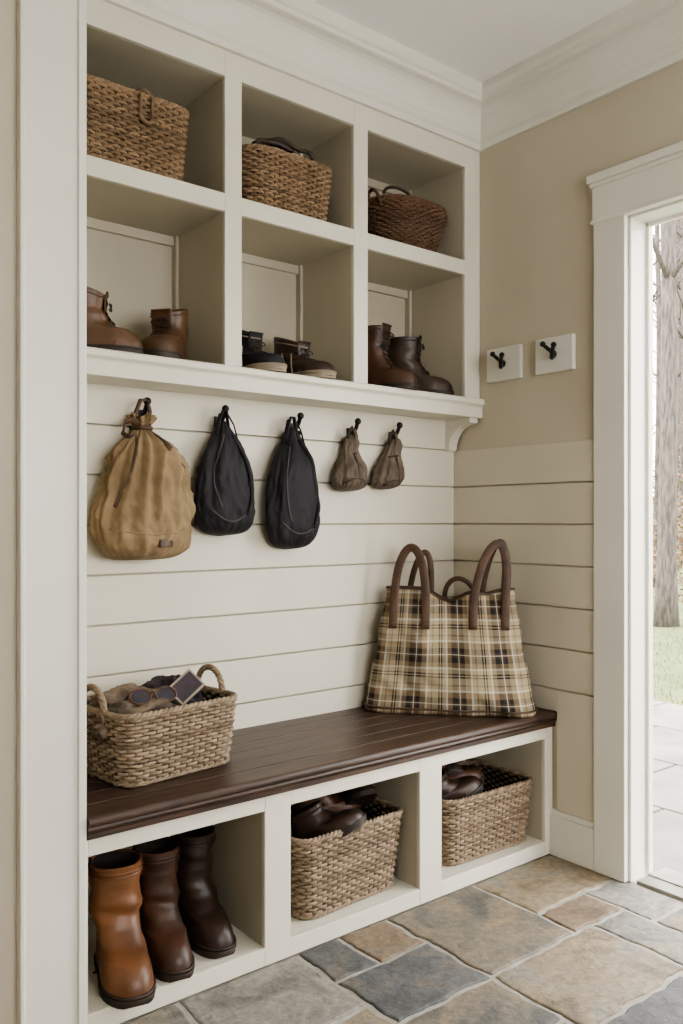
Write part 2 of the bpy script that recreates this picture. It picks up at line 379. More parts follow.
# ------------------------------------------------------------------ baskets
def rrect(a, bb, r, N):
    r = min(r, a-.001, bb-.001)
    pts = []
    def arc(cx, cy, a0): 
        for i in range(25):
            t = a0+i/24*pi/2; pts.append((cx+r*math.cos(t), cy+r*math.sin(t)))
    arc(a-r, bb-r, 0); arc(-a+r, bb-r, pi/2); arc(-a+r, -bb+r, pi); arc(a-r, -bb+r, 1.5*pi)
    pts.append(pts[0])
    d = [0]
    for i in range(1, len(pts)): d.append(d[-1]+math.dist(pts[i], pts[i-1]))
    res = []; j = 0
    for k in range(N):
        s = d[-1]*k/N
        while d[j+1] < s: j += 1
        t = (s-d[j])/max(1e-9, d[j+1]-d[j])
        x = pts[j][0]+(pts[j+1][0]-pts[j][0])*t; y = pts[j][1]+(pts[j+1][1]-pts[j][1])*t
        res.append((x, y))
    return res
def basket(name, loc, rotz, bot, top, h, r, mats, stakes=44, rows=20, handles='', bulge=.0, overhandle=False):
    b = MB(); N = stakes*4
    B = rrect(bot[0]/2, bot[1]/2, r, N); T = rrect(top[0]/2, top[1]/2, r*1.15, N)
    def P(k, f, off=0):
        k %= N
        def pt(kk):
            kk %= N
            x = B[kk][0]*(1-f)+T[kk][0]*f; y = B[kk][1]*(1-f)+T[kk][1]*f
            s = 1+bulge*math.sin(pi*f)
            return x*s, y*s
        x, y = pt(k); x1, y1 = pt(k+1); x0, y0 = pt(k-1)
        tx, ty = x1-x0, y1-y0; l = math.hypot(tx, ty) or 1
        return Vector((x+ty/l*off, y-tx/l*off, f*h))
    th = h/rows/2*1.0
    for rI in range(rows):
        f = (rI+.6)/(rows+.3)
        t = random.random()**1.3
        jit = random.uniform(-.0005, .0005)
        pts = [P(k, f, math.cos(pi*k/4+pi*rI)*.0042+jit) + Vector((0, 0, .0018*noise.noise(Vector((k*.15, rI*3.1, len(name)))))) for k in range(N)]
        b.tube(pts, th, 0, 6, True, t*.65)
    for sI in range(stakes):
        k = sI*4
        b.tube([P(k, f/5, 0) for f in range(6)], .0028, 0, 6, False, .5+random.random()*.5)
    def ring(f, off): return [P(k, f, off) for k in range(0, N, 2)]
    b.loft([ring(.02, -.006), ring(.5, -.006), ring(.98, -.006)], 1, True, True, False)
    b.loft([[p+Vector((0, 0, 0.001)) for p in ring(0, 0.002)], ring(.03, .003)], 0, True, True, False, .4)
    for ph in (0, 2*pi/3, 4*pi/3):
        pts = [P(k, 1, .005*math.cos(2*pi*k/9*1.0+ph)) + Vector((0, 0, .004*math.sin(2*pi*k/9+ph)+.002)) for k in range(N)]
        b.tube(pts, .0052, 0, 6, True, .05+.5*random.random())
    for ph in (0, pi):
        pts = [P(k, 0, .004+.003*math.cos(2*pi*k/8+ph)) + Vector((0, 0, .003*math.sin(2*pi*k/8+ph)+.0075)) for k in range(N)]
        b.tube(pts, .0042, 0, 6, True, .3)
    a = top[0]/2
    def arch(c, d, wdt, ht, mi=0, rad=.006, twist=True):
        c = Vector(c); d = Vector(d)
        n = 40
        for ph in ((0, 2*pi/3, 4*pi/3) if twist else (0,)):
            pts = []
            for i in range(n+1):
                t = i/n; ang = pi*t
                base = c + d*(-math.cos(ang)*wdt/2) + Vector((0, 0, math.sin(ang)**.7*ht-.02*(1-math.sin(ang))))
                if twist:
                    o = d.cross(Vector((0, 0, 1)))
                    base += o*rad*.8*math.cos(t*30+ph)+(Vector((0, 0, 1))*math.sin(ang)-d*math.cos(ang))*rad*.8*math.sin(t*30+ph)
                pts.append(base)
            b.tube(pts, rad*(.85 if twist else 1), mi, 6, False, .2+.2*random.random())
    if 'R' in handles: arch((a+.002, 0, h), (0, 1, 0), .12, .066)
    if 'L' in handles: arch((-a-.002, 0, h), (0, 1, 0), .12, .062)
    if 'F' in handles:
        n = 24
        for ph in (0, pi):
            pts = []
            for i in range(n+1):
                ang = pi*i/n
                pts.append((math.cos(ang)*.018+.045+.003*math.cos(i*1.2+ph), -top[1]/2-.010-.006*math.sin(ang)-.003*math.sin(i*1.2+ph), h*.72-math.sin(ang)*.02))
            b.tube(pts, .0045, 0, 6, False, .5)
        for sx in (-.018, .018):
            b.tube([(.045+sx, -top[1]/2+.002, h+.012), (.045+sx, -top[1]/2-.012, h*.97), (.045+sx, -top[1]/2-.011, h*.72)], .005, 0, 6, False, .6)
        b.tube([(.045-.018, -top[1]/2+.002, h+.012), (.045, -top[1]/2+.0, h+.02), (.045+.018, -top[1]/2+.002, h+.012)], .005, 0, 6, False, .6)
    if overhandle:
        pts = []
        for i in range(31):
            ang = pi*i/30
            pts.append((-math.cos(ang)*a*.66-.02, -top[1]/2+.02, h+math.sin(ang)**.8*.046+.004+.006*math.sin(i*.6)))
        b.tube(pts, .007, 2, 8)
        pts = [(-a*.8+.02*i, -top[1]/2+.035-.003*i, h+.018+.022*math.sin(i/2.4)) for i in range(8)]
        b.tube(pts, [.008, .011, .012, .013, .013, .012, .010, .007], 2, 8)
    if 'S' in handles:
        for sx in (-1, 1):
            for ph in (0, pi):
                pts = []
                for i in range(31):
                    ang = pi*i/30
                    pts.append((sx*(a-.006+.014*math.sin(ang))+.003*math.cos(i+ph), -.03-math.cos(ang)*.035, h-.03+math.sin(ang)*.062+.003*math.sin(i+ph)))
                b.tube(pts, .0048, 0, 6, False, .5)
        pts = [(-a*.62+a*.42*(-math.cos(pi*i/30)), -top[1]/2+.03, h+.0+.036*math.sin(pi*i/30)) for i in range(31)]
        b.tube(pts, .006, 2, 8)
    return b.build(name, mats, loc, (0, 0, rotz), smooth=True)

WM = [M_wick, M_liner, M_lea_dk]; WM2 = [M_wick2, M_liner, M_lea_dk]; WM3 = [M_wick3, M_liner, M_lea_dk]
basket('wicker_basket', (1.008, 2.335, ZM1+.001), 0, (.355, .22), (.39, .245), .212, .04, WM, 60, 22, 'F')
basket('wicker_basket', (1.585, 2.34, ZM1+.001), 0, (.32, .20), (.352, .235), .185, .06, WM, 54, 20, overhandle=True)
basket('wicker_basket', (2.165, 2.34, ZM1+.001), 0, (.25, .18), (.342, .25), .175, .12, WM3, 52, 20, 'S', bulge=.03)
basket('wicker_basket', (1.04, 2.125, .5055), math.radians(8), (.335, .26), (.375, .295), .18, .045, WM2, 60, 18, 'RL', bulge=.01)
basket('wicker_basket', (1.565, 2.045, ZS+.001), math.radians(3), (.36, .26), (.415, .30), .228, .04, WM2, 66, 22)
basket('wicker_basket', (2.172, 2.04, ZS+.001), math.radians(-1), (.39, .26), (.43, .30), .212, .04, WM2, 66, 21)

# ------------------------------------------------------------------ shoes & boots
def shoe(name, loc, rotz, L, W, H, toe_h, ank_h, rx, ry, mats, laces=0, sole=.018, tilt=0.0, sb=.01, collar=True, tab=False, rot=None, lean=0.0, stripes=False):
    b = MB(); NN = 36
    sf = sb+2*ry
    s0 = sole
    def tz(z): return z-tilt*.5*max(0, (z-ank_h*.5)/H)
    def prm(z):
        if z <= toe_h:
            q = max(0, (z-s0)/(toe_h-s0)); fr = L*(.70+.30*math.sqrt(max(0, 1-q**2.6))); foot = 1-.25*q
            w = W/2*(1.0-.14*q*q)
        elif z <= ank_h:
            q = (z-toe_h)/(ank_h-toe_h); e = 1-(1-q)**1.7
            fr = L*.70*(1-e)+sf*e; foot = .75*(1-q)
            w = W/2*.86*(1-q)+rx*.94*q
        else:
            q = (z-ank_h)/max(1e-6, (H-ank_h)); fr = sf+q*.006; foot = 0; w = rx*(.94+.06*q)
        qb = min(1, z/ank_h); bk = sb*qb**1.5 - .006*math.sin(pi*qb)
        return bk, fr, w, foot
    def ring(z, off=0.0, zz=None):
        bk, fr, w, foot = prm(z)
        c = (fr+bk)/2; l = (fr-bk)/2+off; w = w+off; R = []
        for j in range(NN):
            a = 2*pi*j/NN; ca, sa = math.cos(a), math.sin(a)
            tt = (ca+1)/2
            wm = 1+foot*(.12*ca-.20*math.exp(-((tt-.42)/.2)**2)+.04)
            x = w*math.copysign(abs(sa)**.85, sa)*wm
            f = c+l*math.copysign(abs(ca)**.92, ca)
            zf = z if zz is None else zz
            zf2 = zf + (tilt*(0.5-tt)*max(0, (zf-ank_h*.5)/(H)) if tilt else 0)
            x += foot*.012*tt*tt
            R.append((x, -f + lean*max(0, zf-ank_h), zf2))
        return R
    zs = [s0]+[s0+(toe_h-s0)*q for q in (.25, .5, .7, .82, .9, .95, .985, 1.0)]
    zs += [toe_h+(ank_h-toe_h)*q/8 for q in range(1, 9)]
    if H > ank_h+.003:
        n = max(2, int((H-ank_h)/.010)); zs += [ank_h+(H-ank_h)*q/n for q in range(1, n+1)]
    outer = [ring(z) for z in zs]
    sd = (len(bpy.data.objects) % 7)
    for i, z in enumerate(zs):
        if z > toe_h*.9 and z < H-.01:
            amp = (.005 if tab else .0035)*min(1, (H-z)/.05)
            outer[i] = [(x+amp*noise.noise(Vector((y*12, z*38+sd, x*8)))*2, y+amp*2*noise.noise(Vector((x*12+5, z*42+sd, y*9))), zz) for x, y, zz in outer[i]]
    b.loft(outer, 0)
    t0 = ring(H, -.003, H+.003); t1 = ring(H, -.006, H); t2 = ring(H, -.007, H-.02)
    t3 = ring(max(ank_h*.75, H-.12), -.010)
    b.loft([outer[-1], t0, t1], 0)
    b.loft([t1, t2, t3], 2, True, False, True)
    so = [ring(s0, .004, s0+.001), ring(s0, .005, s0*.75), ring(s0, .003, s0*.7), ring(s0, .002, s0*.3)]
    b.loft(so, 1, True, True, True)
    def part(t0_, t1_, z0, z1):
        R = ring(s0, .002)
        ysv = [p[1] for p in R]; y0, y1 = min(ysv), max(ysv)
        def cl(z): return [(x, min(max(y, y1-(y1-y0)*t1_), y1-(y1-y0)*t0_), z) for x, y, _ in R]
        b.loft([cl(z0), cl(z1)], 1, True, True, True)
    part(0, .30, 0, s0*.32); part(.42, .97, 0, s0*.32)
    if collar:
        R = ring(H-.012, .001); b.tube(R, .0022, 1 if stripes else 0, 6, True)
    if stripes:
        for k in range(2):
            for sgn in (-1, 1):
                pts = []
                for i in range(9):
                    q = i/8; z = s0+(ank_h*.92-s0)*q
                    bk, fr, w, foot = prm(z)
                    f0 = .38*L+.04*k-.02*q
                    c = (fr+bk)/2; l = (fr-bk)/2; u = max(-.98, min(.98, (f0-c)/l))
                    tt = (u+1)/2; wm = 1+foot*(.12*u-.20*math.exp(-((tt-.42)/.2)**2)+.04)
                    pts.append((sgn*w*(1-u*u)**.43*wm+foot*.012*tt*tt+sgn*.001, -f0, z+tilt*(0.5-tt)*max(0, (z-ank_h*.5)/H)))
                b.tube(pts, .0026, 1, 5)
    for frac in ((.28,) if not tab else ()):
        pts = []
        for j in range(13):
            q = j/12; side = (q-.5)*2
            z = s0+(toe_h-s0)*(1-abs(side)**2.5)*1.0
            pts.append((side*W/2*.98, -(L*.66+.02*(1-side*side)), z+.001))
        b.tube(pts, .0018, 0, 5)
    if laces:
        for i in range(laces):
            q = (i+.6)/laces
            z = toe_h*1.05+(H-.015-toe_h*1.05)*q
            for sgn in (-1, 1):
                pts = []
                for j in range(9):
                    u = (j/8-.5)*2
                    zz = min(H-.004, z+sgn*u*.006)
                    bk, fr, w, foot = prm(zz)
                    c = (fr+bk)/2; l = (fr-bk)/2; sx = u*.42
                    pts.append((w*sx, -(c+l*math.sqrt(1-sx*sx)+.0035)+lean*max(0, zz-ank_h), tz(zz)))
                b.tube(pts, .0023, 3, 5)
        bk, fr, w, foot = prm(H)
        b.ribbon([(0, -fr+.006, tz(H-.05)), (0, -fr+.006, tz(H-.01)), (0, -fr+.002, tz(H)+.005), (0, -fr-.002, tz(H)+.010)], w*1.2, .006, (1, 0, 0), 0)
        for sx in (-1, 1):
            pts = [(sx*(.004+.022*math.sin(pi*i/10)), -fr-.006-.006*math.sin(pi*i/10), tz(H)-.018-.022*i/10*(1 if i < 8 else .8)) for i in range(11)]
            b.tube(pts, .0021, 3, 5)
    if tab:
        for sx in (-1, 1):
            bk, fr, w, foot = prm(H)
            b.ribbon([(sx*(w+.002), -(fr+bk)/2, H-.045), (sx*(w+.003), -(fr+bk)/2, H), (sx*(w-.002), -(fr+bk)/2, H+.007), (sx*(w-.009), -(fr+bk)/2, H-.02)], .022, .003, (0, 1, 0), 0)
        R = ring(H-.022, .0012); b.tube(R, .0026, 0, 6, True)
        R = ring(s0+.006, .002); b.tube(R, .003, 1, 6, True)
    return b.build(name, mats, loc, rot or (0, 0, rotz), smooth=True, angle=50)

BM = lambda up, so=None: [up, so or M_sole, M_inner, M_lace]
shoe('rubber_boot', (.895, 2.085, ZS), math.radians(-13), .275, .122, .272, .088, .15, .063, .062, BM(M_lea_tan), tab=True)
shoe('rubber_boot', (1.022, 2.12, ZS), math.radians(-12), .272, .106, .266, .082, .145, .058, .062, BM(M_lea), tab=True)
shoe('rubber_boot', (1.142, 2.155, ZS), math.radians(-7), .275, .106, .27, .082, .145, .057, .064, BM(M_lea_dk), tab=True)
# comp 1 ankle boots
shoe('ankle_boot', (.835, 2.31, ZB), math.radians(66), .235, .105, .175, .075, .135, .05, .06, BM(M_lea_boot), laces=5, tilt=.05)
shoe('ankle_boot', (1.235, 2.355, ZB), math.radians(-50), .23, .118, .165, .075, .125, .054, .06, BM(M_lea_boot), laces=3, tilt=.06)
# comp 2 low shoes
shoe('sneaker', (1.470, 2.43, ZB), math.radians(0), .27, .108, .15, .066, .11, .045, .068, BM(M_black, M_sole_lt), laces=3, tilt=.07, sole=.022, stripes=True)
shoe('sneaker', (1.650, 2.43, ZB), math.radians(5), .27, .108, .145, .066, .108, .045, .068, BM(M_lea_dk, M_sole_lt), laces=3, tilt=.07, sole=.022, stripes=True)
# comp 3 lace-up boots
shoe('lace_up_boot', (1.98, 2.39, ZB), math.radians(15), .25, .10, .23, .074, .14, .05, .06, BM(M_lea), laces=7)
shoe('lace_up_boot', (2.115, 2.39, ZB), math.radians(42), .26, .105, .215, .074, .14, .052, .062, BM(M_lea_dk), laces=7)
# shoes standing in the lower baskets
def inb(x, y, z, L, m, rx, rz):
    shoe('leather_shoe', (x, y, z), 0, L, .10, .11, .055, .09, .04, .054, BM(m), rot=(math.radians(rx), 0, math.radians(rz)))
inb(1.50, 2.10, .235, .22, M_lea, -8, 75); inb(1.70, 2.14, .19, .23, M_lea_dk, -40, -10); inb(1.47, 2.02, .19, .22, M_lea_dk, -30, 35)
inb(2.04, 2.10, .235, .22, M_lea, -10, 55); inb(2.17, 2.16, .19, .22, M_lea_dk, -35, -30); inb(1.99, 2.03, .18, .22, M_lea_dk, -25, 60)

# ------------------------------------------------------------------ coat hooks on the shiplap
def wall_hook(name, x, z):
    b = MB()
    b.box(-.015, .015, -.006, 0, -.03, .03, 0)
    b.tube([(0, -.004, .005), (0, -.02, .012), (0, -.036, .03), (0, -.045, .048)], [.008, .008, .0075, .007], 0, 8)
    b.ellipsoid((0, -.046, .051), (.012,)*3, 0, 12, 8)
    b.tube([(0, -.004, -.014), (0, -.02, -.026), (0, -.032, -.022), (0, -.036, -.008)], [.0065, .0065, .006, .006], 0, 8)
    b.ellipsoid((0, -.036, -.005), (.0075,)*3, 0, 12, 8)
    return b.build(name, [M_iron], (x, YS, z), smooth=True, angle=40)
HZ = 1.478
for hx in (1.095, 1.36, 1.65, 1.90, 2.10): wall_hook('coat_hook', hx, HZ)

def hanging(name, x, ztop, prof, folds, mats, extra=None, amp=.05, seed=0, wr=.05, sharp=1.0):
    b = MB(); NN = 128; rings = []
    P = []
    for i in range(len(prof)-1):
        for k in range(8):
            t = k/8
            p0 = prof[max(i-1, 0)]; p1 = prof[i]; p2 = prof[i+1]; p3 = prof[min(i+2, len(prof)-1)]
            P.append([.5*((2*p1[c])+(-p0[c]+p2[c])*t+(2*p0[c]-5*p1[c]+4*p2[c]-p3[c])*t*t+(-p0[c]+3*p1[c]-3*p2[c]+p3[c])*t**3) for c in range(4)])
    P.append(list(prof[-1]))
    Hh = prof[-1][0]
    def ringk(a, q):
        A = amp*(1-q)**1.1*math.sin(min(1, q*5+.2)*pi/2)+.01
        f1 = math.sin(folds*a+seed+2.2*q+2.5*noise.noise(Vector((a, q*3, seed))))
        f1 = 1-2*abs(f1)**.7 if sharp > 1 else f1
        k = 1+A*f1+A*.5*math.sin((folds*1.7//1)*a+seed*2-3*q)
        n = noise.noise(Vector((math.cos(a)*2.2, math.sin(a)*2.2+seed, q*6)))
        n2 = 1-abs(noise.noise(Vector((math.cos(a)*3.2+4, math.sin(a)*3.2+seed, q*5))))*3
        n3 = 1-abs(noise.noise(Vector((math.cos(a)*4+9, math.sin(a)*4+seed, q*9))))*3
        return k+wr*n+wr*.7*max(-1, n2)*.5+wr*.3*max(-1, n3)
    for (dz, w, d, sx) in P:
        w = max(w, .001); d = max(d, .001)
        q = dz/Hh
        ring = []
        for j in range(NN):
            a = 2*pi*j/NN
            k = ringk(a, q)
            y = -d*1.0+d*k*math.sin(a)
            y = min(y, -.001)
            ring.append((sx+w*(1+(k-1)*.6)*math.cos(a), y-.016*(1-min(1, q*2.2))-.004, -dz))
        rings.append(ring)
    b.loft(rings, 0, True, True, True)
    def surf(px, dz, off=.003):
        row = min(range(len(P)), key=lambda i: abs(P[i][0]-dz))
        w, d, sx = P[row][1], P[row][2], P[row][3]
        pts = [p for p in rings[row] if p[1] < -d*.95]
        if not pts: pts = rings[row]
        p = min(pts, key=lambda p: abs(p[0]-px))
        return Vector((max(sx-w, min(sx+w, px)), p[1]-off, -dz))
    if extra: extra(b, surf)
    return b.build(name, mats, (x, YS, ztop), smooth=True)

def smoothp(pts, n=2):
    for _ in range(n):
        pts = [pts[0]]+[(pts[i-1]+pts[i]*2+pts[i+1])/4 for i in range(1, len(pts)-1)]+[pts[-1]]
    return pts
def canvas_extra(b, surf):
    pts = [(.024*math.cos(a)*1.15+.004, -.034+.024*math.sin(a), -.05) for a in [2*pi*i/24 for i in range(24)]]
    b.tube(pts, .006, 1, 8, True)
    b.tube([(-.016, -.04, -.05), (-.022, -.044, -.01), (-.008, -.05, .03), (.012, -.05, .032), (.024, -.044, .0), (.022, -.04, -.05)], .0065, 1, 8)
    rings = []
    for dz, w, k in ((.05, .018, .0), (.035, .026, .15), (.02, .034, .3), (.012, .036, .34)):
        rings.append([(.004+w*(1+k*math.sin(9*a))*math.cos(a), -.034+w*.7*(1+k*math.sin(9*a))*math.sin(a), -dz+.006*math.sin(4*a)) for a in [2*pi*i/72 for i in range(72)]])
    b.loft(rings, 0)
    b.ribbon([(-.014, -.05, -.045), (-.034, -.055, -.03), (-.058, -.055, -.038), (-.066, -.056, -.07), (-.052, -.066, -.085), (-.03, -.07, -.075)], .020, .005, (0, -.5, 1), 1)
    pts = smoothp([surf(-.035-.085*q, .085+.20*q, .004) for q in [i/14 for i in range(15)]], 3)
    b.ribbon(pts, .010, .004, (1, 0, .6), 1)
    pts = smoothp([surf(.022+.075*q, .07+.10*q, .004) for q in [i/12 for i in range(13)]], 3)
    b.ribbon(pts, .014, .004, (1, 0, .8), 1)
    pts = smoothp([surf(.0+.05*q, .385, .003) for q in [i/8 for i in range(9)]], 3)
    b.ribbon(pts, .026, .003, (0, .2, 1), 1)
    pts = smoothp([surf(-.12+.24*q-.012, .345+.016*math.sin(pi*q), .0005) for q in [i/40 for i in range(41)]], 4)
    b.tube(pts, .0024, 0, 6)
hanging('canvas_drawstring_bag', 1.080, 1.50,
        [(0.03, .022, .020, .006), (.05, .021, .018, .005), (.072, .044, .032, .006), (.10, .078, .050, .006), (.14, .106, .064, .004), (.20, .124, .074, -.002), (.27, .140, .078, -.010),
         (.33, .145, .078, -.014), (.385, .138, .072, -.010), (.415, .118, .060, -.006), (.434, .078, .035, -.004), (.439, .003, .002, -.004)],
        8, [M_canvas, M_lea_strap], extra=canvas_extra, amp=.26, seed=1, wr=.17, sharp=2)

def dark_extra(wm, Ht, sgn=1):
    def ex(b, surf):
        pts = []
        for i in range(33):
            q = i/32
            pts.append(surf(.004+wm*(.10+.62*math.sin(pi*q*.78)), .055+(Ht-.12)*q, .004))
        b.tube(smoothp(pts, 3), [.004+.005*math.sin(pi*i/32) for i in range(33)], 0, 8)
        pts = []
        for i in range(33):
            q = i/32
            pts.append(surf(-.004-wm*(.10+.45*math.sin(pi*q*.8)), .055+(Ht-.14)*q, .002))
        b.tube(smoothp(pts, 3), .0028, 1, 6)
        pts = []
        for i in range(25):
            q = i/24
            pts.append(surf(-wm*.75+wm*1.45*q, Ht-.085+.04*math.sin(pi*q), .002))
        b.tube(smoothp(pts, 3), .0028, 1, 6)
        b.ribbon([(-.016, -.03, -.075), (-.016, -.042, -.02), (-.004, -.05, .022), (.008, -.05, .022), (.02, -.042, -.02), (.026, -.034, -.08)], .020, .006, (.2, 1, 0), 0)
        b.ribbon([(.016, -.046, .012), (.034, -.052, -.02), (.046, -.058, -.07), (.056, -.07, -.12), (.064, -.078, -.16)], .014, .005, (.6, 1, 0), 0)
        b.ribbon([(-.010, -.046, .012), (-.022, -.052, -.02), (-.034, -.056, -.07)], .014, .005, (-.6, 1, 0), 0)
    return ex
hanging('black_bag', 1.352, 1.50,
        [(.01, .014, .012, .004), (.04, .028, .022, .002), (.08, .054, .036, 0), (.13, .076, .046, -.002), (.19, .092, .05, -.004), (.25, .101, .052, -.002),
         (.30, .102, .05, .002), (.338, .089, .044, .006), (.362, .060, .03, .008), (.371, .003, .002, .008)],
        5, [M_black, M_blackrim], extra=dark_extra(.1, .37), amp=.14, seed=3, wr=.13)
hanging('black_bag', 1.612, 1.50,
        [(.01, .014, .012, .016), (.045, .030, .022, .010), (.095, .058, .038, .004), (.155, .078, .048, 0), (.225, .094, .052, -.002), (.295, .102, .052, 0),
         (.35, .100, .05, .002), (.386, .085, .044, .004), (.410, .055, .03, .004), (.419, .003, .002, .004)],
        5, [M_black, M_blackrim], extra=dark_extra(.1, .41), amp=.12, seed=5, wr=.12)
def pouch_extra(b, surf):
    b.tube([(-.006, -.03, -.05), (-.008, -.042, -.0), (.002, -.05, .016), (.014, -.042, -.0), (.016, -.03, -.05)], .006, 1, 8)
    pts = [(.027*math.cos(a)+.004, -.034+.022*math.sin(a), -.078+.004*math.cos(a)) for a in [2*pi*i/24 for i in range(24)]]
    b.tube(pts, .0055, 1, 6, True)
    pts = smoothp([surf(-.05+.1*q-.008, .185-.02*math.sin(pi*q), .001) for q in [i/20 for i in range(21)]], 3)
    b.tube(pts, .003, 1, 6)
    pts = smoothp([surf(.006-.008*q, .08+.09*q, .002) for q in [i/10 for i in range(11)]], 3)
    b.ribbon(pts, .008, .003, (1, 0, 0), 1)
    b.ribbon([(.012, -.05, .01), (.02, -.052, -.015), (.02, -.048, -.045), (.012, -.05, -.07)], .02, .006, (1, .4, 0), 0)
hanging('suede_pouch', 1.868, 1.49,
        [(.01, .016, .014, .014), (.035, .032, .02, .010), (.065, .034, .022, .006), (.09, .042, .03, .004), (.12, .060, .042, .0), (.16, .070, .046, -.006), (.19, .066, .040, -.008), (.205, .046, .026, -.008), (.209, .003, .002, -.008)],
        7, [M_suede, M_lea_dk], extra=pouch_extra, amp=.12, seed=2, wr=.12)
hanging('suede_pouch', 2.062, 1.49,
        [(.01, .018, .014, .028), (.035, .034, .02, .022), (.065, .038, .022, .014), (.095, .050, .03, .002), (.125, .064, .038, -.010), (.155, .068, .040, -.018), (.18, .060, .034, -.024), (.194, .040, .022, -.024), (.198, .003, .002, -.024)],
        7, [M_suede, M_lea_dk], extra=pouch_extra, amp=.12, seed=6, wr=.12)

# ------------------------------------------------------------------ hook plates on right wall
def plate_hook(name, yc, zc):
    b = MB()
    b.box(-.02, 0, -.08, .08, -.062, .062, 0)
    ob = b.build(name, [M_trim], (XR, yc, zc), bevel=.003)
    c = MB()
    c.tube([(-.02, .0, .0), (-.024, 0, 0)], .014, 0, 12)
    c.tube([(-.024, .005, .004), (-.036, -.004, -.014), (-.05, -.016, -.018), (-.062, -.026, -.008), (-.068, -.032, .008), (-.068, -.036, .02)], [.007, .008, .008, .0075, .0075, .007], 0, 8)
    c.ellipsoid((-.068, -.036, .022), (.010,)*3, 0, 12, 8)
    c.tube([(-.024, 0, 0), (-.034, .004, .012), (-.044, .014, .024), (-.05, .024, .034)], [.007, .007, .007, .006], 0, 8)
    c.ellipsoid((-.05, .024, .036), (.010,)*3, 0, 12, 8)
    c.build('hook', [M_iron], smooth=True, parent=ob)
plate_hook('wall_hook_plate', 2.07, 1.762); plate_hook('wall_hook_plate', 1.84, 1.762)

# ------------------------------------------------------------------ plaid tote
def plaid():
    m = bpy.data.materials.new('plaid_wool'); m.use_nodes = True
    nt = m.node_tree; N = nt.nodes; L = nt.links; bs = N['Principled BSDF']; bs.inputs['Roughness'].default_value = .9
    uv = N.new('ShaderNodeUVMap'); uv.uv_map = 'UVMap'
    sp = N.new('ShaderNodeSeparateXYZ'); L.new(uv.outputs['UV'], sp.inputs['Vector'])
    cols = {'c': (168, 154, 127), 'k': (32, 28, 28), 't': (130, 111, 84), 'w': (206, 199, 181), 'b': (78, 63, 51)}
    seq = [(0, 'c'), (.08, 'k'), (.11, 'c'), (.14, 'k'), (.17, 'c'), (.25, 'w'), (.29, 't'), (.39, 'k'), (.50, 'b'), (.54, 'w'), (.56, 'b'), (.60, 'k'), (.68, 't'), (.80, 'w'), (.84, 'c'), (.92, 't'), (.95, 'c')]
    outs = []
    for ax in ('X', 'Y'):
        fr = N.new('ShaderNodeMath'); fr.operation = 'FRACT'; L.new(sp.outputs[ax], fr.inputs[0])
        r = N.new('ShaderNodeValToRGB'); r.color_ramp.interpolation = 'CONSTANT'; e = r.color_ramp.elements
        e[0].position = 0; e[0].color = lin(cols['c']); e[1].position = seq[1][0]; e[1].color = lin(cols[seq[1][1]])
        for p, c in seq[2:]:
            k = e.new(p); k.color = lin(cols[c])
        L.new(fr.outputs[0], r.inputs['Fac']); outs.append(r.outputs['Color'])
    mx = N.new('ShaderNodeMix'); mx.data_type = 'RGBA'; mx.inputs['Factor'].default_value = .45
    L.new(outs[0], mx.inputs['A']); L.new(outs[1], mx.inputs['B'])
    L.new(mx.outputs['Result'], bs.inputs['Base Color'])
    tc = N.new('ShaderNodeTexCoord'); nz = N.new('ShaderNodeTexNoise'); nz.inputs['Scale'].default_value = 220
    L.new(tc.outputs['Object'], nz.inputs['Vector'])
    bp = N.new('ShaderNodeBump'); bp.inputs['Strength'].default_value = .3; bp.inputs['Distance'].default_value = .004
    L.new(nz.outputs['Fac'], bp.inputs['Height']); L.new(bp.outputs['Normal'], bs.inputs['Normal'])
    return m
M_plaid = plaid()
